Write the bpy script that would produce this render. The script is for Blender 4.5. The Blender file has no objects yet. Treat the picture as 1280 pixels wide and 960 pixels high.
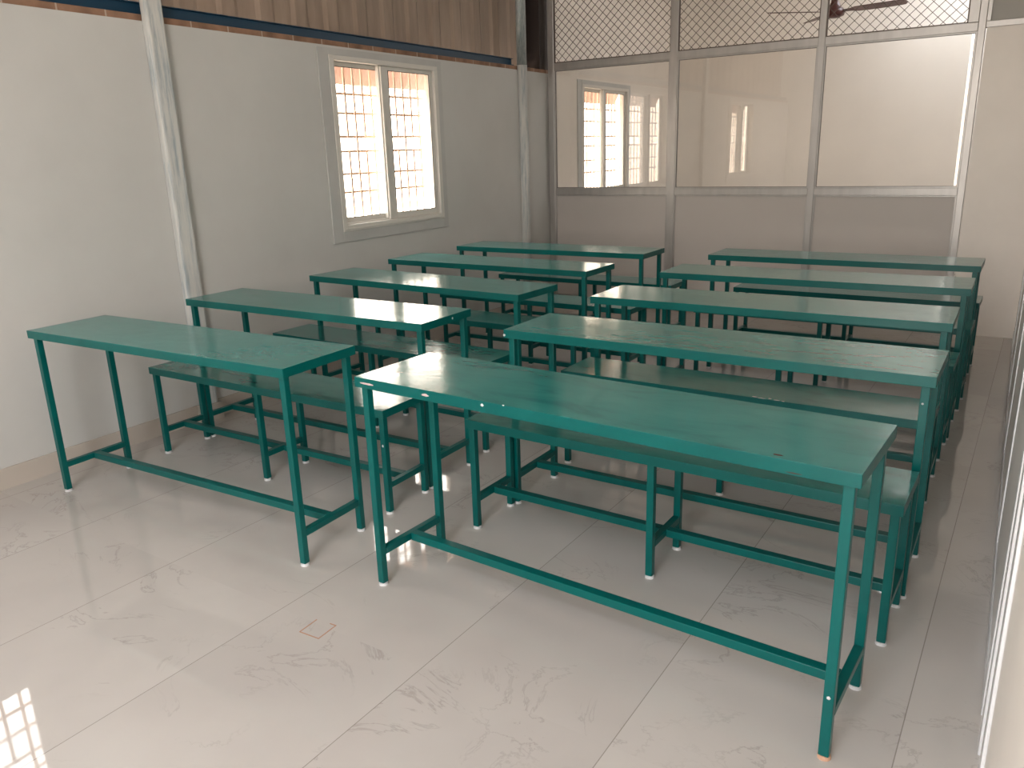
import bpy, bmesh, math, random
from mathutils import Vector, Matrix
random.seed(7)
SC = bpy.context.scene
COL = SC.collection
PI = math.pi

# ------------------------------------------------------------------ materials
def mat(name, color=(.8, .8, .8), rough=.5, metal=0., spec=.5, coat=0.):
    m = bpy.data.materials.new(name); m.use_nodes = True
    p = m.node_tree.nodes['Principled BSDF']
    p.inputs['Base Color'].default_value = (*color, 1)
    p.inputs['Roughness'].default_value = rough
    p.inputs['Metallic'].default_value = metal
    p.inputs['Specular IOR Level'].default_value = spec
    p.inputs['Coat Weight'].default_value = coat
    p.inputs['Coat Roughness'].default_value = .05
    return m

class N:
    """small helper around a node tree"""
    def __init__(s, m):
        s.t = m.node_tree; s.p = s.t.nodes['Principled BSDF']
    def new(s, kind, **kw):
        n = s.t.nodes.new(kind)
        for k, v in kw.items():
            if k in n.inputs: n.inputs[k].default_value = v
            else: setattr(n, k, v)
        return n
    def link(s, a, b): s.t.links.new(a, b)
    def pos(s):
        return s.new('ShaderNodeNewGeometry').outputs['Position']
    def obj(s):
        return s.new('ShaderNodeTexCoord').outputs['Object']
    def noise(s, vec, scale, detail=3., rough=.5, dist=0.):
        n = s.new('ShaderNodeTexNoise'); n.inputs['Scale'].default_value = scale
        n.inputs['Detail'].default_value = detail; n.inputs['Roughness'].default_value = rough
        n.inputs['Distortion'].default_value = dist
        s.link(vec, n.inputs['Vector']); return n.outputs['Fac']
    def ramp(s, fac, stops):
        r = s.new('ShaderNodeValToRGB'); e = r.color_ramp.elements
        while len(e) < len(stops): e.new(.5)
        for i, (q, c) in enumerate(stops):
            e[i].position = q; e[i].color = (*c, 1) if len(c) == 3 else c
        s.link(fac, r.inputs['Fac']); return r.outputs['Color']
    def math(s, op, a, b=None, c=None):
        n = s.new('ShaderNodeMath', operation=op)
        for i, v in enumerate((a, b, c)):
            if v is None: continue
            if isinstance(v, (int, float)): n.inputs[i].default_value = v
            else: s.link(v, n.inputs[i])
        return n.outputs[0]
    def mix(s, fac, a, b, mode='MIX'):
        n = s.new('ShaderNodeMix', data_type='RGBA', blend_type=mode)
        for i, v in ((0, fac), (6, a), (7, b)):
            if isinstance(v, (int, float)): n.inputs[i].default_value = v
            elif isinstance(v, tuple): n.inputs[i].default_value = (*v, 1)
            else: s.link(v, n.inputs[i])
        return n.outputs[2]
    def scale(s, vec, sc):
        n = s.new('ShaderNodeMapping'); n.inputs['Scale'].default_value = sc
        s.link(vec, n.inputs['Vector']); return n.outputs[0]
    def bump(s, h, strength, dist=.01):
        b = s.new('ShaderNodeBump'); b.inputs['Strength'].default_value = strength
        b.inputs['Distance'].default_value = dist
        s.link(h, b.inputs['Height']); s.link(b.outputs[0], s.p.inputs['Normal'])

def plaster(name, col, rough=.5, var=.04, spec=.4):
    m = mat(name, col, rough, spec=spec); n = N(m); v = n.pos()
    f = n.noise(v, 1.7, 4, .6)
    d = tuple(c * (1 - var * 2) for c in col)
    n.link(n.ramp(f, [(.3, d), (.7, col)]), n.p.inputs['Base Color'])
    n.bump(n.noise(v, 60, 3), .06, .003)
    return m

def teal(name, top=False):
    base = (.0, .105, .090)
    m = mat(name, base, .3, spec=.42 if top else .28); n = N(m); v = n.pos()
    sc = n.scale(v, (1.0, 3.2, 1.0))
    f = n.noise(sc, 3.2, 5, .62, .8)
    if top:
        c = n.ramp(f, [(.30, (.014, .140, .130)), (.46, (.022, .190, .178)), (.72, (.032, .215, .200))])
        # small pale scratches
        s = n.noise(n.scale(v, (1.5, 9, 1)), 9, 6, .75)
        k = n.ramp(s, [(.715, (0, 0, 0)), (.735, (1, 1, 1))])
        c = n.mix(n.math('MULTIPLY', k, .35), c, (.35, .45, .42))
        n.link(c, n.p.inputs['Base Color'])
        r = n.noise(n.scale(v, (2, 5, 1)), 5, 5, .65)
        n.link(n.ramp(r, [(.3, (.09,)*3), (.7, (.17,)*3)]), n.p.inputs['Roughness'])
        w = n.noise(n.scale(v, (1, 1.5, 1)), 6, 4, .55, .8)
        g = n.noise(v, 1.4, 2)
        h = n.math('ADD', w, n.math('MULTIPLY', g, 2.))
        n.bump(h, .075, .012)
    else:
        c = n.ramp(f, [(.3, (.0, .082, .077)), (.7, (.0, .104, .097))])
        s = n.noise(v, 55, 3, .8)
        k = n.ramp(s, [(.79, (0, 0, 0)), (.80, (1, 1, 1))])
        c = n.mix(k, c, (.5, .55, .52))
        n.link(c, n.p.inputs['Base Color'])
        n.bump(n.noise(v, 25, 3), .08, .004)
    return m

M = {}
M['top'] = teal('teal_paint_worn_top', True)
M['teal'] = teal('teal_paint')
M['cap'] = mat('white_plastic_foot', (.60, .61, .62), .45)
M['capbrown'] = mat('stained_plastic_foot', (.50, .30, .20), .6)
M['chip'] = mat('bare_primer_chip', (.62, .60, .60), .5)
M['chippink'] = mat('pinkish_scrape', (.55, .40, .40), .5)
M['rust'] = mat('rust_spot', (.05, .022, .015), .7)
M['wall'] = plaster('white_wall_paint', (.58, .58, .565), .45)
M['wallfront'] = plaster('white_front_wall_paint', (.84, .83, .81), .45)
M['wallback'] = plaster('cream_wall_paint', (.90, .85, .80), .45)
M['wallnext'] = plaster('cream_next_room', (.80, .75, .69), .6)
M['surround'] = plaster('window_surround_plaster', (.55, .55, .54), .5, .1)
M['upvc'] = mat('window_frame_white', (.66, .64, .60), .35)
M['ceil'] = plaster('ceiling_board', (.78, .76, .73), .7)
M['skirt'] = mat('beige_skirting_tile', (.50, .45, .40), .18)
M['lam'] = plaster('grey_laminate_panel', (.54, .505, .48), .38, .02)
M['laminner'] = plaster('grey_laminate_upper', (.36, .35, .32), .4, .02)
M['blue'] = mat('blue_enamel_steel', (.003, .040, .085), .45)
M['dark'] = mat('dark_gap_shade', (.02, .012, .010), .6)  # darkness of the corner gap put into the colour
M['gasket'] = mat('dark_gasket', (.05, .045, .04), .6)
M['wire'] = mat('mesh_wire', (.11, .085, .07), .45, .6)
M['fan'] = mat('fan_brown', (.085, .022, .018), .35)
M['tape'] = mat('orange_tape_residue', (.42, .22, .13), .7)
M['grille'] = mat('grille_pink_brown', (.82, .62, .52), .5)
M['pale'] = mat('pale_glossy_panel', (.74, .73, .72), .3)
M['silver'] = mat('silver_white_profile', (.72, .73, .75), .3, .2)

m = M['alu'] = mat('aluminium_frame', (.50, .48, .46), .38, .55); n = N(m)
n.link(n.ramp(n.noise(n.scale(n.pos(), (6, 6, 1.2)), 3, 4), [(.3, (.40, .385, .375)), (.7, (.47, .455, .44))]), n.p.inputs['Base Color'])

m = M['pipe'] = mat('whitewashed_steel_column', (.6, .6, .58), .5, spec=.4); n = N(m); v = n.pos()
f = n.noise(n.scale(v, (22, 22, 1.6)), 2.2, 6, .7)
z = n.new('ShaderNodeSeparateXYZ'); n.link(v, z.inputs[0])
c = n.ramp(f, [(.36, (.34, .39, .42)), (.50, (.56, .57, .56)), (.66, (.64, .63, .60))])
n.link(c, n.p.inputs['Base Color'])
n.bump(f, .15, .004)

m = M['galv'] = mat('galvanised_pipe', (.40, .44, .44), .45, .4); n = N(m)
n.link(n.ramp(n.noise(n.scale(n.pos(), (30, 30, 6)), 3, 5, .7), [(.35, (.26, .31, .32)), (.65, (.50, .53, .52))]), n.p.inputs['Base Color'])

m = M['brick'] = mat('terracotta_brick_course', (.42, .24, .15), .8); n = N(m); v = n.pos()
s = n.new('ShaderNodeSeparateXYZ'); n.link(v, s.inputs[0])
fr = n.math('FRACT', n.math('MULTIPLY', s.outputs[1], 4.2))
j = n.math('LESS_THAN', fr, .035)
c = n.ramp(n.noise(v, 9, 4), [(.3, (.17, .095, .06)), (.7, (.36, .21, .14))])
n.link(n.mix(j, c, (.45, .36, .29)), n.p.inputs['Base Color'])

m = M['sheet'] = mat('brown_roofing_sheet', (.26, .19, .145), .55); n = N(m); v = n.pos()
n.link(n.ramp(n.noise(n.scale(v, (2, 5, .8)), 2, 4, .6), [(.3, (.24, .18, .14)), (.7, (.36, .275, .215))]), n.p.inputs['Base Color'])

# polished cream floor tiles, grey veins, dark joints
m = M['floor'] = mat('polished_marble_tile', (.6, .55, .5), .07, spec=.5); n = N(m); v = n.pos()
s = n.new('ShaderNodeSeparateXYZ'); n.link(v, s.inputs[0])
fx = n.math('FRACT', n.math('MULTIPLY', n.math('ADD', s.outputs[0], 60.13), 1 / .6))
fy = n.math('FRACT', n.math('MULTIPLY', n.math('ADD', s.outputs[1], 60.93), 1 / 1.2))
jx = n.math('LESS_THAN', n.math('ABSOLUTE', n.math('SUBTRACT', n.math('FRACT', n.math('ADD', fx, .5)), .5)), .0022)
jy = n.math('LESS_THAN', n.math('ABSOLUTE', n.math('SUBTRACT', n.math('FRACT', n.math('ADD', fy, .5)), .5)), .0008)
joint = jx
cell = n.new('ShaderNodeCombineXYZ')
n.link(n.math('FLOOR', n.math('MULTIPLY', n.math('ADD', s.outputs[0], 60.13), 1 / .6)), cell.inputs[0])
n.link(n.math('FLOOR', n.math('MULTIPLY', n.math('ADD', s.outputs[1], 60.93), 1 / 1.2)), cell.inputs[1])
wn = n.new('ShaderNodeTexWhiteNoise'); n.link(cell.outputs[0], wn.inputs['Vector'])
off = n.new('ShaderNodeVectorMath', operation='MULTIPLY_ADD')
n.link(wn.outputs['Color'], off.inputs[0]); off.inputs[1].default_value = (7, 7, 7); n.link(v, off.inputs[2])
vv = off.outputs[0]
base = n.ramp(n.noise(vv, 1.1, 4, .6), [(.3, (.48, .445, .42)), (.7, (.55, .52, .49))])
a = n.noise(n.scale(vv, (1.5, 2.3, 1)), 1.7, 7, .62, .9)
vein = n.ramp(n.math('ABSOLUTE', n.math('SUBTRACT', a, .5)), [(0., (1, 1, 1)), (.013, (0, 0, 0))])
patch = n.ramp(n.noise(vv, 2.3, 2), [(.47, (0, 0, 0)), (.62, (1, 1, 1))])
vein = n.math('MULTIPLY', n.math('MULTIPLY', vein, patch), .62)
base = n.mix(vein, base, (.34, .30, .28))
base = n.mix(n.math('MULTIPLY', joint, .6), base, (.16, .13, .11))
n.link(base, n.p.inputs['Base Color'])
n.link(n.ramp(n.noise(v, 3, 4), [(.35, (.02,)*3), (.7, (.05,)*3)]), n.p.inputs['Roughness'])
tilt = n.new('ShaderNodeVectorMath', operation='MULTIPLY_ADD')
n.link(wn.outputs['Color'], tilt.inputs[0]); tilt.inputs[1].default_value = (.006, .006, 0)
tilt.inputs[2].default_value = (-.003, -.003, 1)
nm = n.new('ShaderNodeVectorMath', operation='NORMALIZE'); n.link(tilt.outputs[0], nm.inputs[0])
n.link(nm.outputs[0], n.p.inputs['Normal'])

def glass(name, tint, refl, rough=.0):
    m = bpy.data.materials.new(name); m.use_nodes = True; t = m.node_tree; t.nodes.clear()
    o = t.nodes.new('ShaderNodeOutputMaterial'); mx = t.nodes.new('ShaderNodeMixShader')
    tr = t.nodes.new('ShaderNodeBsdfTransparent'); gl = t.nodes.new('ShaderNodeBsdfGlossy')
    tr.inputs[0].default_value = (*tint, 1); gl.inputs['Roughness'].default_value = rough
    fr = t.nodes.new('ShaderNodeLayerWeight'); fr.inputs['Blend'].default_value = .5
    pw = t.nodes.new('ShaderNodeMath'); pw.operation = 'POWER'; pw.inputs[1].default_value = 4
    t.links.new(fr.outputs['Facing'], pw.inputs[0])
    ad = t.nodes.new('ShaderNodeMath'); ad.operation = 'MULTIPLY_ADD'; ad.use_clamp = True
    ad.inputs[1].default_value = .7; ad.inputs[2].default_value = refl
    t.links.new(pw.outputs[0], ad.inputs[0]); t.links.new(ad.outputs[0], mx.inputs[0])
    t.links.new(tr.outputs[0], mx.inputs[1]); t.links.new(gl.outputs[0], mx.inputs[2])
    t.links.new(mx.outputs[0], o.inputs[0]); return m
M['glass'] = glass('clear_partition_glass', (.95, .94, .92), .075)
M['winglass'] = glass('window_glass', (1., .97, .92), .03)
m = M['awning'] = mat('pink_translucent_sheet', (.6, .48, .43), .6)
n = N(m); tl = n.new('ShaderNodeBsdfTranslucent'); tl.inputs[0].default_value = (.42, .32, .28, 1)
mx = n.new('ShaderNodeMixShader'); mx.inputs[0].default_value = .6
n.link(n.p.outputs[0], mx.inputs[1]); n.link(tl.outputs[0], mx.inputs[2])
n.link(mx.outputs[0], m.node_tree.nodes['Material Output'].inputs[0])

# ------------------------------------------------------------------ geometry helpers
def box(bm, x0, x1, y0, y1, z0, z1, bev=0., mtx=None):
    vs = [bm.verts.new(p) for p in ((x0, y0, z0), (x1, y0, z0), (x1, y1, z0), (x0, y1, z0),
                                    (x0, y0, z1), (x1, y0, z1), (x1, y1, z1), (x0, y1, z1))]
    fs = [bm.faces.new([vs[i] for i in f]) for f in
          ((0, 3, 2, 1), (4, 5, 6, 7), (0, 1, 5, 4), (1, 2, 6, 5), (2, 3, 7, 6), (3, 0, 4, 7))]
    if mtx: bmesh.ops.transform(bm, matrix=mtx, verts=vs)
    if bev:
        es = list({e for f in fs for e in f.edges})
        bmesh.ops.bevel(bm, geom=es, offset=bev, segments=2, profile=.5, affect='EDGES')

def cyl(bm, c, r, z0, z1, seg=20, r2=None):
    g = bmesh.ops.create_cone(bm, cap_ends=True, segments=seg, radius1=r, radius2=r if r2 is None else r2, depth=z1 - z0)
    bmesh.ops.translate(bm, vec=(c[0], c[1], (z0 + z1) / 2), verts=g['verts'])
    return g['verts']

def obj(name, bm, m, parent=None, mtx=None, smooth=False):
    me = bpy.data.meshes.new(name); bm.normal_update(); bm.to_mesh(me); bm.free()
    if smooth:
        for p in me.polygons: p.use_smooth = True
    me.materials.append(m)
    o = bpy.data.objects.new(name, me); COL.objects.link(o)
    if parent: o.parent = parent
    elif mtx is not None: o.matrix_world = mtx
    return o

def B(*boxes, bev=0.):
    bm = bmesh.new()
    for b in boxes: box(bm, *b, bev=bev)
    return bm

def tag(o, label=None, cat=None, group=None, kind=None):
    if label: o['label'] = label
    if cat: o['category'] = cat
    if group: o['group'] = group
    if kind: o['kind'] = kind
    return o

def empty(name, loc=(0, 0, 0), rz=0.):
    o = bpy.data.objects.new(name, None); COL.objects.link(o)
    o.location = loc; o.rotation_euler = (0, 0, rz); o.empty_display_size = .1
    return o

def frame(loc, rz): return Matrix.Translation(loc) @ Matrix.Rotation(rz, 4, 'Z')
WL = ((-3.80, 0, 0), .026)      # left wall: local x into the room, local y along the wall
WR = ((.088, 0, 0), .0237)      # right wall: room on the -x side
PB = ((0, 6.73, 0), .016)       # back partition: local x along, local -y into the room
FL, FR_, FP = frame(*WL), frame(*WR), frame(*PB)

Y0, Y1 = -1.7, 9.95
ZC = 3.6

# ------------------------------------------------------------------ room shell
tag(obj('floor', B((-4.6, .9, Y0 - .1, Y1 + .1, -.1, 0)), M['floor']), kind='structure')
ADDED_OPENINGS = [(-1.05, -.05, 8.0, 9.6), (-2.4, -.3, -1.5, -.9)]          # unseen roof openings, added for light: next room, and front of this room
bm = bmesh.new(); ys = [Y0 - .1, -1.5, -.9, 8.0, 9.6, Y1 + .1]
for a, b in zip(ys, ys[1:]):
    h = [q for q in ADDED_OPENINGS if q[2] <= (a + b) / 2 <= q[3]]
    if h: box(bm, -4.6, h[0][0], a, b, ZC, ZC + .08); box(bm, h[0][1], .9, a, b, ZC, ZC + .08)
    else: box(bm, -4.6, .9, a, b, ZC, ZC + .08)
tag(obj('ceiling', bm, M['ceil']), kind='structure')

def holed(bm, u0, u1, z0, z1, holes, t0, t1):
    """wall in the local yz plane with rectangular holes (y0,y1,z0,z1), x from t0 to t1"""
    ys = sorted({u0, u1, *[h[0] for h in holes], *[h[1] for h in holes]})
    zs = sorted({z0, z1, *[h[2] for h in holes], *[h[3] for h in holes]})
    for a, b in zip(ys, ys[1:]):
        run = None
        for c, d in zip(zs, zs[1:]):
            solid = not any(h[0] <= (a + b) / 2 <= h[1] and h[2] <= (c + d) / 2 <= h[3] for h in holes)
            if solid:
                if run: run[1] = d
                else: run = [c, d]
            if (not solid or d == zs[-1]) and run:
                box(bm, t0, t1, a, b, run[0], run[1]); run = None

WIN = (3.84, 4.965, .943, 2.045)          # outer size of the window frame (y, z)
SHIFT = -3.47                             # second window, nearer the camera
W2 = (WIN[0] + SHIFT, WIN[1] + SHIFT, WIN[2], WIN[3])
bm = bmesh.new(); holed(bm, Y0, 6.72, 0, 2.10, [WIN, W2], -.09, 0)
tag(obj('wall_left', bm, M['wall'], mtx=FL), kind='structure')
# next room's part of the left wall, with its own window
W3 = (WIN[0] + 3.5, WIN[1] + 3.5, WIN[2], WIN[3])
bm = bmesh.new(); holed(bm, 6.80, Y1, 0, ZC, [W3], -.09, 0)
tag(obj('wall_left_next_room', bm, M['wallnext'], mtx=FL), kind='structure')
bm = bmesh.new(); box(bm, -.09, -.012, Y0, 6.71, 2.10, 2.132)
tag(obj('trim_brick_course', bm, M['brick'], mtx=FL), kind='structure')

# corrugated brown sheet above the wall
bm = bmesh.new()
prof = []; y = Y0
while y < 6.28:
    for dy, dx in ((0, 0), (.10, 0), (.13, .014), (.22, .014), (.25, 0)): prof.append((y + dy, dx))
    y += .28
prof.append((6.555, 0))
prev = None
for (yy, dx) in prof:
    a = bm.verts.new((-.165 + dx, yy, 2.05)); b = bm.verts.new((-.165 + dx, yy, ZC))
    c = bm.verts.new((-.160 + dx, yy, 2.05)); d = bm.verts.new((-.160 + dx, yy, ZC))
    if prev:
        bm.faces.new((prev[0], a, b, prev[1])); bm.faces.new((prev[2], prev[3], d, c))
    prev = (a, b, c, d)
tag(obj('corrugated_sheet', bm, M['sheet'], mtx=FL),
    'brown corrugated sheet cladding above the white wall with the window', 'wall cladding')
# added dark strip standing in for the black gap beside the partition
bm = B((-.17, -.02, 6.556, 6.715, 2.132, ZC))
tag(obj('corner_gap_fill', bm, M['dark'], mtx=FL), 'dark narrow gap in the upper corner between sheet and mesh, filled with a strip', 'post')
# blue beam
e = tag(empty('steel_beam', *WL), 'long dark blue steel beam running along the top of the left wall', 'beam')
obj('web', B((-.075, -.055, Y0, 6.13, 2.136, 2.193)), M['blue'], e)
obj('flange', B((-.055, -.030, Y0, 6.13, 2.136, 2.142)), M['blue'], e)
obj('upper_flange', B((-.055, -.038, Y0, 6.13, 2.189, 2.193)), M['blue'], e)

# columns
def column(yc, r, label, flat):
    e = tag(empty('steel_column', FL @ Vector((0.012, yc, 0)), WL[1]), label, 'column')
    bm = bmesh.new()
    if flat: box(bm, -.012, .038, -r, r, 0, ZC, bev=.012)
    else: cyl(bm, (0.0, 0), r, 0, 2.14, 24)
    obj('painted_shaft', bm, M['pipe'], e, smooth=not flat)
    if not flat:
        bm = bmesh.new(); cyl(bm, (0, 0), r * .93, 2.14, ZC, 24)
        obj('bare_shaft', bm, M['galv'], e, smooth=True)
    return e
column(2.611, .050, 'whitewashed grey steel column on the left wall, nearest the camera', True)
column(6.19, .046, 'round steel column near the back corner, bare pipe above white paint', False)

# skirting tiles with a step round the columns
bm = bmesh.new()
box(bm, 0, .010, Y0, 2.545, 0, .098); box(bm, 0, .064, 2.545, 2.677, 0, .098)
box(bm, 0, .010, 2.677, 6.125, 0, .098); box(bm, 0, .010, 6.255, 6.70, 0, .098)
tag(obj('baseboard_left', bm, M['skirt'], mtx=FL), kind='structure')

# ------------------------------------------------------------------ windows
def ring(bm, y0, y1, z0, z1, wl, wr, wb, wt, x0, x1, bev=0.):
    box(bm, x0, x1, y0, y0 + wl, z0, z1, bev); box(bm, x0, x1, y1 - wr, y1, z0, z1, bev)
    box(bm, x0, x1, y0 + wl, y1 - wr, z0, z0 + wb, bev); box(bm, x0, x1, y0 + wl, y1 - wr, z1 - wt, z1, bev)

def window(name, dy):
    e = tag(empty(name, FL @ Vector((0, dy, 0)), WL[1]), kind='structure')
    y0, y1, z0, z1 = WIN
    bm = bmesh.new(); ring(bm, y0 - .094, y1 + .054, z0 - .071, z1 + .04, .094, .054, .071, .04, 0, .009, .002)
    obj('surround', bm, M['surround'], e)
    bm = bmesh.new()
    ring(bm, y0, y1, z0, z1, .040, .040, .040, .030, -.085, .014, .002)
    box(bm, -.03, -.012, y0 + .04, y1 - .04, z0 + .04, z0 + .052)      # track
    box(bm, .014, .020, y0 + .012, y1 - .012, z1 - .022, z1 - .016)
    box(bm, .014, .020, y0 + .012, y1 - .012, z0 + .012, z0 + .018)
    obj('window_frame', bm, M['upvc'], e)
    # rear (left) sash, front (right) sash
    for (a, b, x0, x1, wl, wr) in ((y0 + .04, 4.445, -.066, -.044, .036, .045), (4.325, y1 - .04, -.038, -.010, .100, .040)):
        bm = bmesh.new(); ring(bm, a, b, z0 + .040, z1 - .030, wl, wr, .042, .028, x0, x1, .003)
        if x1 > -.02: box(bm, -.010, .004, 4.335, 4.358, z0 + .045, z1 - .035, .003)
        s = obj('sash', bm, M['upvc'], e)
        bm = bmesh.new(); box(bm, (x0 + x1) / 2 - .002, (x0 + x1) / 2 + .002, a + wl, b - wr, z0 + .082, z1 - .058)
        obj('pane', bm, M['winglass'], s)
        bm = bmesh.new(); ring(bm, a + wl - .001, b - wr + .001, z0 + .081, z1 - .057, .004, .004, .004, .004, x1 - .002, x1 + .002)
        obj('gasket', bm, M['gasket'], s)
    # outside grille
    bm = bmesh.new(); zs = [2.02, 1.828, 1.705, 1.554, 1.458, 1.310, 1.188, .96]
    for z in zs: box(bm, -.125, -.117, y0 + .01, y1 - .01, z - .0075, z + .0075)
    k = 0; y = y0 + .075
    while y < y1 - .02:
        if k % 2: box(bm, -.117, -.109, y - .0077, y + .0077, .96, 2.02)
        else:
            box(bm, -.117, -.109, y - .0077, y + .0077, .96, 1.458); box(bm, -.117, -.109, y - .0077, y + .0077, 1.554, 2.02)
        y += .087; k += 1
    obj('grille', bm, M['grille'], e)
    # pinkish corrugated rain shade outside, over the top of the opening
    bm = bmesh.new(); prev = None; i = 0; y = y0 - .2
    while y < y1 + .2:
        dx = .012 * math.sin(i * PI / 2)
        a = bm.verts.new((-.24 + dx, y, 1.90)); b = bm.verts.new((-.17 + dx * .3, y, 2.05))
        if prev: bm.faces.new((prev[0], a, b, prev[1]))
        prev = (a, b); y += .03; i += 1
    o = obj('rain_shade', bm, M['awning'], e)
    s = o.modifiers.new('thick', 'SOLIDIFY'); s.thickness = .003
    return e
window('window_1', 0)
window('window_2', SHIFT)
window('window_3', 3.5)

# ------------------------------------------------------------------ back partition
e = tag(empty('glazed_partition', *PB), 'grey aluminium partition with three glass panes, mesh above and grey panels below', 'partition')
D0, D1 = -.022, .022
posts = [(-3.962, -3.901), (-2.785, -2.719), (-1.600, -1.552), (-.551, -.505)]
for i, (a, b) in enumerate(posts):
    bm = bmesh.new(); box(bm, a, b, D0, D1, 0, ZC, .003)
    obj('post', bm, M['alu'], e)
bm = bmesh.new(); box(bm, -.615, -.552, D0 + .002, D1, 2.182, ZC, .002); obj('wide_upper_post', bm, M['alu'], e)
for (a, b), (c, d) in zip(posts, posts[1:]):
    for (z0, z1, nm) in ((0, .06, 'bottom_rail'), (1.019, 1.074, 'middle_rail'), (2.123, 2.181, 'upper_rail'), (ZC - .05, ZC, 'head_rail')):
        bm = bmesh.new(); box(bm, b, c, D0 + .003, D1 - .003, z0, z1, .003); obj(nm, bm, M['alu'], e)
def beads(bm, x0, x1, z0, z1, w=.010):
    for ys in ((-.016, -.005), (.005, .016)):
        box(bm, x0, x0 + w, ys[0], ys[1], z0, z1, .001); box(bm, x1 - w, x1, ys[0], ys[1], z0, z1, .001)
        box(bm, x0 + w, x1 - w, ys[0], ys[1], z0, z0 + w, .001); box(bm, x0 + w, x1 - w, ys[0], ys[1], z1 - w, z1, .001)
def gask(bm, x0, x1, z0, z1, w):
    for (a, b, c, d) in ((x0 + w, x0 + w + .003, z0 + w, z1 - w), (x1 - w - .003, x1 - w, z0 + w, z1 - w),
                         (x0 + w, x1 - w, z0 + w, z0 + w + .003), (x0 + w, x1 - w, z1 - w - .003, z1 - w)):
        box(bm, a, b, -.007, -.0035, c, d)
for k, ((a, b), (c, d)) in enumerate(zip(posts, posts[1:])):
    bm = bmesh.new(); box(bm, b + .002, c - .002, -.003, .003, 1.076, 2.121)
    g = obj('glass_pane', bm, M['glass'], e)
    bm = bmesh.new(); beads(bm, b, c, 1.074, 2.123); obj('glazing_bead', bm, M['alu'], e)
    bm = bmesh.new(); gask(bm, b, c, 1.074, 2.123, .010); obj('gasket', bm, M['gasket'], e)
    bm = bmesh.new(); box(bm, b + .002, c - .002, -.005, .005, .062, 1.017); obj('lower_panel', bm, M['lam'], e)
    bm = bmesh.new(); beads(bm, b, c, .06, 1.019); obj('panel_bead', bm, M['alu'], e)
    # diamond mesh
    x0, x1, z0, z1 = b, (c if k < 2 else -.615), 2.181, ZC - .05
    bm = bmesh.new(); P = .0735; Q = .0700; t = .0019; sl = Q / P
    for sgn in (1, -1):
        cst = z0 - (x1 if sgn > 0 else -x0) * sl - 2
        cst = math.floor(cst / Q) * Q
        while cst < z1 + 5:
            # z = sgn*sl*x + cst
            pts = []
            xa, xb = x0, x1
            za, zb = sgn * sl * xa + cst, sgn * sl * xb + cst
            lo, hi = (z0 - cst) / (sgn * sl), (z1 - cst) / (sgn * sl)
            if lo > hi: lo, hi = hi, lo
            xa, xb = max(xa, lo), min(xb, hi)
            if xb - xa > .01:
                za, zb = sgn * sl * xa + cst, sgn * sl * xb + cst
                L = math.hypot(xb - xa, zb - za); ang = math.atan2(zb - za, xb - xa)
                mt = Matrix.Translation(((xa + xb) / 2, .0022 * sgn, (za + zb) / 2)) @ Matrix.Rotation(-ang, 4, 'Y')
                box(bm, -L / 2, L / 2, -t, t, -t, t, mtx=mt)
            cst += Q
    ring_b = [(x0, x0 + .008, -.006, .006, z0, z1), (x1 - .008, x1, -.006, .006, z0, z1),
              (x0, x1, -.006, .006, z0, z0 + .008)]
    for rb in ring_b: box(bm, *rb)
    obj('wire_mesh', bm, M['wire'], e)

# white wall to the right of the partition, grey board above it
bm = B((-.497, .06, -.018, .10, 0, 2.140))
tag(obj('wall_back', bm, M['wallback'], mtx=FP), kind='structure')
bm = bmesh.new(); box(bm, -.505, .06, -.024, .022, 2.140, 2.181, .003)
box(bm, -.505, -.478, -.022, .022, 2.181, ZC, .003)
tag(obj('trim_back_right', bm, M['alu'], mtx=FP), kind='structure')
bm = B((-.478, .06, -.006, .006, 2.181, ZC))
tag(obj('upper_board', bm, M['laminner'], mtx=FP), 'grey board above the white wall at the upper right corner', 'panel')

# ------------------------------------------------------------------ next room
tag(obj('wall_far', B((-4.5, .6, Y1 - .1, Y1 + .05, 0, ZC)), M['wallnext']), kind='structure')
bm = B((0, .10, 6.79, Y1, 0, ZC)); tag(obj('wall_right_next_room', bm, M['wallnext'], mtx=FR_), kind='structure')
# ceiling fan seen through the mesh
fx, fy, fz = -1.84, 8.20, 2.565
e = tag(empty('ceiling_fan', (fx, fy, fz - .06)), 'dark brown ceiling fan hanging behind the wire mesh', 'ceiling fan')
bm = bmesh.new(); cyl(bm, (0, 0), .014, .12, ZC - fz + .05, 12); obj('down_rod', bm, M['fan'], e, smooth=True)
bm = bmesh.new(); prof = [(0, 0), (.045, .002), (.082, .018), (.090, .045), (.075, .075), (.050, .10), (.036, .135), (.034, .185), (.0, .19)]
rings = []
for r, z in prof:
    rings.append([bm.verts.new((r * math.cos(2 * PI * i / 28), r * math.sin(2 * PI * i / 28), z)) for i in range(28)] if r > 0 else [bm.verts.new((0, 0, z))])
for r0, r1 in zip(rings, rings[1:]):
    for i in range(28):
        a, b = r0[i % len(r0)], r0[(i + 1) % len(r0)]; c, d = r1[(i + 1) % len(r1)], r1[i % len(r1)]
        vs = []
        for v in (a, b, c, d):
            if v not in vs: vs.append(v)
        bm.faces.new(vs)
obj('motor_housing', bm, M['fan'], e, smooth=True)
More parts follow.
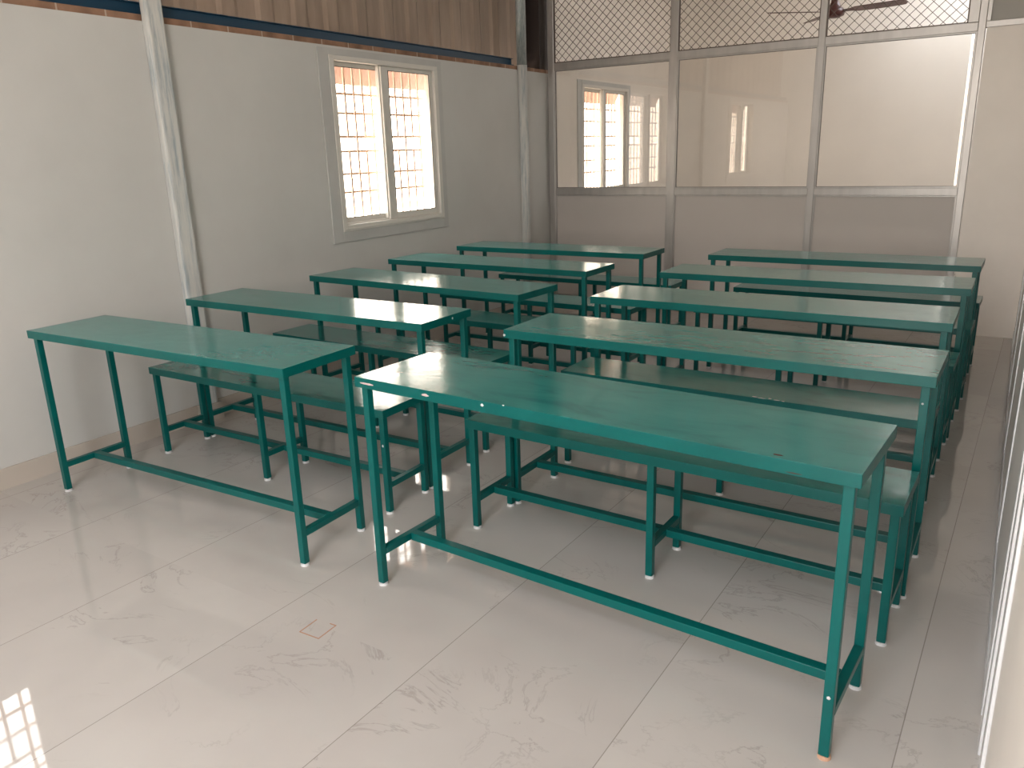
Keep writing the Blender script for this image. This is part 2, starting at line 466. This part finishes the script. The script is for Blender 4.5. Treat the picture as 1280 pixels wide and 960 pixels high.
for ang in (-10, 125, 218):
    A = math.radians(ang); bm = bmesh.new(); pts = [(.08, .022), (.14, .030), (.20, .058), (.35, .066), (.52, .064), (.60, .055), (.625, .02)]
    up = [(x, w) for x, w in pts]; dn = [(x, -w) for x, w in reversed(pts)]
    for z in (.050, .054): pass
    tv = [bm.verts.new((x, y, .056 - y * .18)) for x, y in up + dn]; bv = [bm.verts.new((x, y, .051 - y * .18)) for x, y in up + dn]
    bm.faces.new(list(reversed(tv))); bm.faces.new(bv)
    for i in range(len(tv)):
        j = (i + 1) % len(tv); bm.faces.new((tv[i], tv[j], bv[j], bv[i]))
    bmesh.ops.recalc_face_normals(bm, faces=bm.faces)
    bmesh.ops.rotate(bm, matrix=Matrix.Rotation(A, 3, 'Z'), verts=bm.verts)
    obj('blade', bm, M['fan'], e)

# ------------------------------------------------------------------ right wall, a hand's width from the camera
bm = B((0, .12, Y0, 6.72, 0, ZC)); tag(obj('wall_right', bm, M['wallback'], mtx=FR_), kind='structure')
e = tag(empty('side_partition', *WR), 'grey white aluminium framed partition seen edge-on along the right wall', 'partition')
T = -.008
for y in (1.70, 1.90, 2.06, 3.0, 4.0, 5.0, 6.0):
    w = .085 if y > 2.5 else .07
    bm = bmesh.new(); box(bm, T, 0, y, y + w, 0, 2.4, .002); obj('post', bm, M['silver'], e)
for y0, y1 in ((2.13, 3.0), (3.085, 4.0), (4.085, 5.0), (5.085, 6.0), (6.085, 6.70)):
    bm = B((T * .4, 0, y0, y1, .06, 2.4)); obj('panel', bm, M['pale'], e)
    bm = bmesh.new(); box(bm, T, 0, y0, y1, 0, .06, .002); box(bm, T, 0, y0, y1, 1.0, 1.05, .002); obj('rail', bm, M['silver'], e)

# ------------------------------------------------------------------ wall behind the camera
tag(obj('wall_front', B((-4.4, -1.045, Y0 - .1, Y0, 0, ZC), (-1.045, .5, Y0 - .1, Y0, 3.3, ZC)), M['wallfront']), kind='structure')  # unseen tall opening at the right end, added to let in more daylight

# ------------------------------------------------------------------ desks and benches
TUBE = .025
def leg(parent, x, y, ztop, cap):
    h = TUBE / 2
    bm = bmesh.new(); box(bm, x - h, x + h, y - h, y + h, .010, ztop, .002)
    l = obj('leg', bm, M['teal'], parent)
    bm = bmesh.new(); cyl(bm, (x, y), .0165, 0, .010, 16, .0150); obj('foot_cap', bm, cap, l)
    return l

def top_part(parent, name, L, W, H):
    bm = bmesh.new(); t = .003; a = .034
    box(bm, 0, L, 0, W, H - .004, H, .0012)
    box(bm, 0, L, 0, t, H - a, H - .002, .0012); box(bm, 0, L, W - t, W, H - a, H - .002, .0012)
    box(bm, 0, t, t, W - t, H - a, H - .002, .0012); box(bm, L - t, L, t, W - t, H - a, H - .002, .0012)
    # folded inner lips of the angle-iron frame
    box(bm, t, L - t, t, .026, H - .009, H - .004); box(bm, t, L - t, W - .026, W - t, H - .009, H - .004)
    o = obj(name, bm, M['teal'], parent)
    o.data.materials.append(M['top'])
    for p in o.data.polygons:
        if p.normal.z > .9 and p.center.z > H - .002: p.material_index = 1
    return o

def make(kind, L, W, H, ins, nleg):
    e = empty(kind)
    top_part(e, 'tabletop' if kind == 'school_desk' else 'seat', L, W, H)
    xs = [ins, L - ins] if nleg == 4 else [ins, L / 2, L - ins]
    h = TUBE / 2; zc = .125
    for x in xs:
        for y in (ins, W - ins): leg(e, x, y, H - .009, M['cap'])
        bm = bmesh.new(); box(bm, x - h, x + h, ins + h, W - ins - h, zc - h, zc + h, .002); obj('crossbar', bm, M['teal'], e)
    bm = bmesh.new()
    for a, b in zip(xs, xs[1:]): box(bm, a + h, b - h, W / 2 - .016, W / 2 + .016, zc - .015, zc + .013, .002)
    obj('stretcher', bm, M['teal'], e)
    return e

def copy_tree(o, parent=None):
    c = o.copy(); COL.objects.link(c)
    if parent: c.parent = parent
    for ch in list(o.children): copy_tree(ch, c)
    return c

DL, DW, DH, DI = 1.525, .363, .75, .027
BL, BW, BH, BI = 1.517, .280, .455, .0215
GD, GB = 'teal classroom desks in two rows', 'teal classroom benches behind the desks'
desks = {
 'L1': (-3.578, 1.609, .0526, 'teal steel desk nearest the left wall at the front, bluish sheen on its top'),
 'L2': (-3.615, 2.4095, .0293, 'second teal desk of the left row, bright window glare over its right half'),
 'L3': (-3.62, 3.254, -.037, 'third teal desk of the left row, standing below the window'),
 'L4': (-3.680, 4.018, -.0064, 'fourth teal desk of the left row, glare at its right end'),
 'L5': (-3.693, 4.803, .0172, 'rearmost teal desk of the left row, before the grey panels'),
 'R1': (-1.771, 1.735, -.0378, 'large teal desk closest to the camera, chipped front edge and rust spot'),
 'R2': (-1.725, 2.5194, .0095, 'second teal desk of the right row, right behind the chipped front desk'),
 'R3': (-1.7577, 3.309, .022, 'third teal desk of the right row, bright glare on its left corner'),
 'R4': (-1.7606, 4.140, .025, 'fourth teal desk of the right row, last but one before the partition'),
 'R5': (-1.7738, 4.950, .0099, 'rearmost teal desk of the right row, closest to the white back wall'),
}
benches = {
 'L1': (-3.599, 2.141, .0241, 'long teal bench behind the front left desk, glare on its right end'),
 'L2': (-3.655, 2.965, -.012, 'teal bench between the second and third desks of the left row'),
 'L3': (-3.60, 3.740, 0, 'teal bench between the third and fourth desks of the left row'),
 'L4': (-3.60, 4.455, 0, 'teal bench between the fourth and rearmost desks of the left row'),
 'L5': (-3.715, 5.385, 0, 'teal bench behind the rearmost left desk, before the grey panel'),
 'R1': (-1.733, 2.252, -.010, 'teal bench tucked behind the large front desk, six legs in view'),
 'R2': (-1.757, 3.020, 0, 'teal bench behind the second right desk, white scratches on its front edge'),
 'R3': (-1.764, 3.868, 0, 'teal bench between the third and fourth desks of the right row'),
 'R4': (-1.760, 4.690, 0, 'teal bench between the fourth and rearmost desks of the right row'),
 'R5': (-1.776, 5.500, 0, 'dark teal bench behind the rearmost right desk, beside the white wall'),
}
D0_ = make('school_desk', DL, DW, DH, DI, 4)
B0_ = make('school_bench', BL, BW, BH, BI, 6)
placed = {}
for src, table, cat, grp in ((D0_, desks, 'desk', GD), (B0_, benches, 'bench', GB)):
    for i, (k, (x, y, a, lab)) in enumerate(table.items()):
        o = src if i == 0 else copy_tree(src)
        o.location = (x, y, 0); o.rotation_euler = (0, 0, a)
        tag(o, lab, cat, grp); placed[cat + k] = o
# make copies differ: one brown stained foot on the closest desk
for l in [c for c in placed['deskR1'].children if c.name.startswith('leg')]:
    if l.data.vertices[0].co.x > 1 and l.data.vertices[0].co.y < .1:
        for f in l.children:
            f.data = f.data.copy(); f.data.materials[0] = M['capbrown']; f['label'] = 'brown stained plastic foot'

def chip(parent, x, y, z, sx, sy, sz, m, name='paint_chip', label=None):
    bm = bmesh.new(); bmesh.ops.create_icosphere(bm, subdivisions=2, radius=1)
    for v in bm.verts:
        k = 1 + .25 * math.sin(v.co.x * 5 + v.co.z * 7 + x * 31)
        v.co = Vector((x + v.co.x * sx * k, y + v.co.y * sy, z + v.co.z * sz * (2 - k)))
    o = obj(name, bm, m, parent, smooth=True)
    if label: o['label'] = label
    return o
r1 = placed['deskR1']
chip(r1, .055, .0, .733, .030, .0012, .0035, M['chippink'], label='pinkish scrape on the edge')
chip(r1, .300, .0, .734, .014, .0012, .0045, M['chippink'], label='pale scrape on the edge')
chip(r1, .515, .0, .738, .0055, .0012, .0045, M['chip'], label='white paint chip')
chip(r1, .590, .0, .7495, .004, .0012, .002, M['chip'])
chip(r1, 1.340, .020, .750, .011, .005, .0008, M['rust'], 'rust_spot', 'dark brown spot')
chip(r1, 1.385, .0, .722, .020, .001, .0014, M['rust'], 'rust_spot')
chip(r1, DL - DI, DI - TUBE / 2, .175, .0045, .0035, .0045, M['chip'], 'bolt_head', 'whitish round blob')
r2 = placed['deskR2']
chip(r2, .004, .0, .728, .006, .0012, .005, M['chip'])
chip(r2, .44, .10, .7500, .014, .003, .0006, M['rust'], 'scratch')
chip(r2, DL - DI - .004, DI - TUBE / 2, .660, .0035, .003, .0035, M['chip'])
l2 = placed['deskL2']
chip(l2, DL, .22, .733, .0012, .005, .005, M['chip'])
b2 = placed['benchR2']
for dx, dy, s in ((.885, .012, .010), (.915, .004, .016), (.945, .015, .007), (.975, .006, .012), (1.0, .002, .006)):
    chip(b2, dx, dy, BH, s, .0025, .0008, M['chip'], 'scratch', 'white scratch on the bench edge')
bl1 = placed['benchL1']
chip(bl1, BL - BI, BI - TUBE / 2, .30, .004, .002, .006, M['chip'])

# square of orange tape residue on the floor tile
bm = bmesh.new(); s = .082; w = .0036
box(bm, 0, s, 0, w, 0, .0006); box(bm, 0, w, w, s * .95, 0, .0006); box(bm, s - w, s, w, s, 0, .0006); box(bm, s * .68, s - w, s - w, s, 0, .0006)
o = obj('floor_mark', bm, M['tape'], mtx=frame((-1.778, 1.408, 0), .06))
tag(o, 'small square outline of orange tape residue on the tile', 'floor mark')

# ------------------------------------------------------------------ light
w = bpy.data.worlds.new('daylight'); SC.world = w; w.use_nodes = True; t = w.node_tree
bg = t.nodes['Background']; tc = t.nodes.new('ShaderNodeTexCoord'); sp = t.nodes.new('ShaderNodeSeparateXYZ')
t.links.new(tc.outputs['Generated'], sp.inputs[0])
mr = t.nodes.new('ShaderNodeMapRange'); mr.inputs['From Min'].default_value = -1; mr.inputs['From Max'].default_value = 1
t.links.new(sp.outputs[2], mr.inputs['Value'])
cr = t.nodes.new('ShaderNodeValToRGB'); e_ = cr.color_ramp.elements
e_[0].position = .30; e_[0].color = (.68, .58, .49, 1)
e_[1].position = .80; e_[1].color = (.88, .92, .98, 1)
q = e_.new(.47); q.color = (.97, .86, .75, 1); q = e_.new(.56); q.color = (1., .94, .87, 1)
t.links.new(mr.outputs[0], cr.inputs[0]); t.links.new(cr.outputs[0], bg.inputs[0])
bg.inputs['Strength'].default_value = 9.0

def portal(mtx, sx, sy):
    l = bpy.data.lights.new('portal', 'AREA'); l.shape = 'RECTANGLE'; l.size = sx; l.size_y = sy
    l.cycles.is_portal = True
    o = bpy.data.objects.new('daylight_portal', l); COL.objects.link(o); o.matrix_world = mtx
# area lights shine along local -Z; on the left wall this must point to +x
def wall_portal(y0, y1, z0, z1):
    portal(FL @ Matrix.Translation((-.10, (y0 + y1) / 2, (z0 + z1) / 2)) @ Matrix.Rotation(-PI / 2, 4, 'Y'), z1 - z0, y1 - y0)
wall_portal(*WIN); wall_portal(*W2); wall_portal(*W3)
portal(Matrix.Translation((-.5, Y0 - .02, 1.65)) @ Matrix.Rotation(PI / 2, 4, 'X'), 1.2, 3.3)
for q in ADDED_OPENINGS: portal(Matrix.Translation(((q[0] + q[1]) / 2, (q[2] + q[3]) / 2, ZC + .09)), q[1] - q[0], q[3] - q[2])

# ------------------------------------------------------------------ camera
f_px, pitch, roll, yaw, cz = 987.2, .2857, -.0313, .5913, 1.4216
F = Vector((-math.sin(yaw) * math.cos(pitch), math.cos(yaw) * math.cos(pitch), -math.sin(pitch)))
r = Vector((math.cos(yaw), math.sin(yaw), 0)); u = r.cross(F)
R2 = math.cos(roll) * r + math.sin(roll) * u; U2 = -math.sin(roll) * r + math.cos(roll) * u
cd = bpy.data.cameras.new('camera'); cam = bpy.data.objects.new('camera', cd); COL.objects.link(cam)
mt = Matrix((R2, U2, -F)).transposed().to_4x4(); mt.translation = (0, 0, cz)
cam.matrix_world = mt
cd.sensor_width = 36; cd.lens = f_px / 1280 * 36; cd.clip_start = .01; cd.clip_end = 60
SC.camera = cam

vs = SC.view_settings; vs.view_transform = 'Standard'; vs.look = 'None'; vs.gamma = 1; vs.exposure = 0.40
vs.use_curve_mapping = False
cy = SC.cycles
cy.use_denoising = True; cy.denoiser = 'OPENIMAGEDENOISE'
cy.max_bounces = 10; cy.diffuse_bounces = 6; cy.glossy_bounces = 5; cy.transparent_max_bounces = 16
cy.sample_clamp_indirect = 6
cy.caustics_reflective = False; cy.caustics_refractive = False
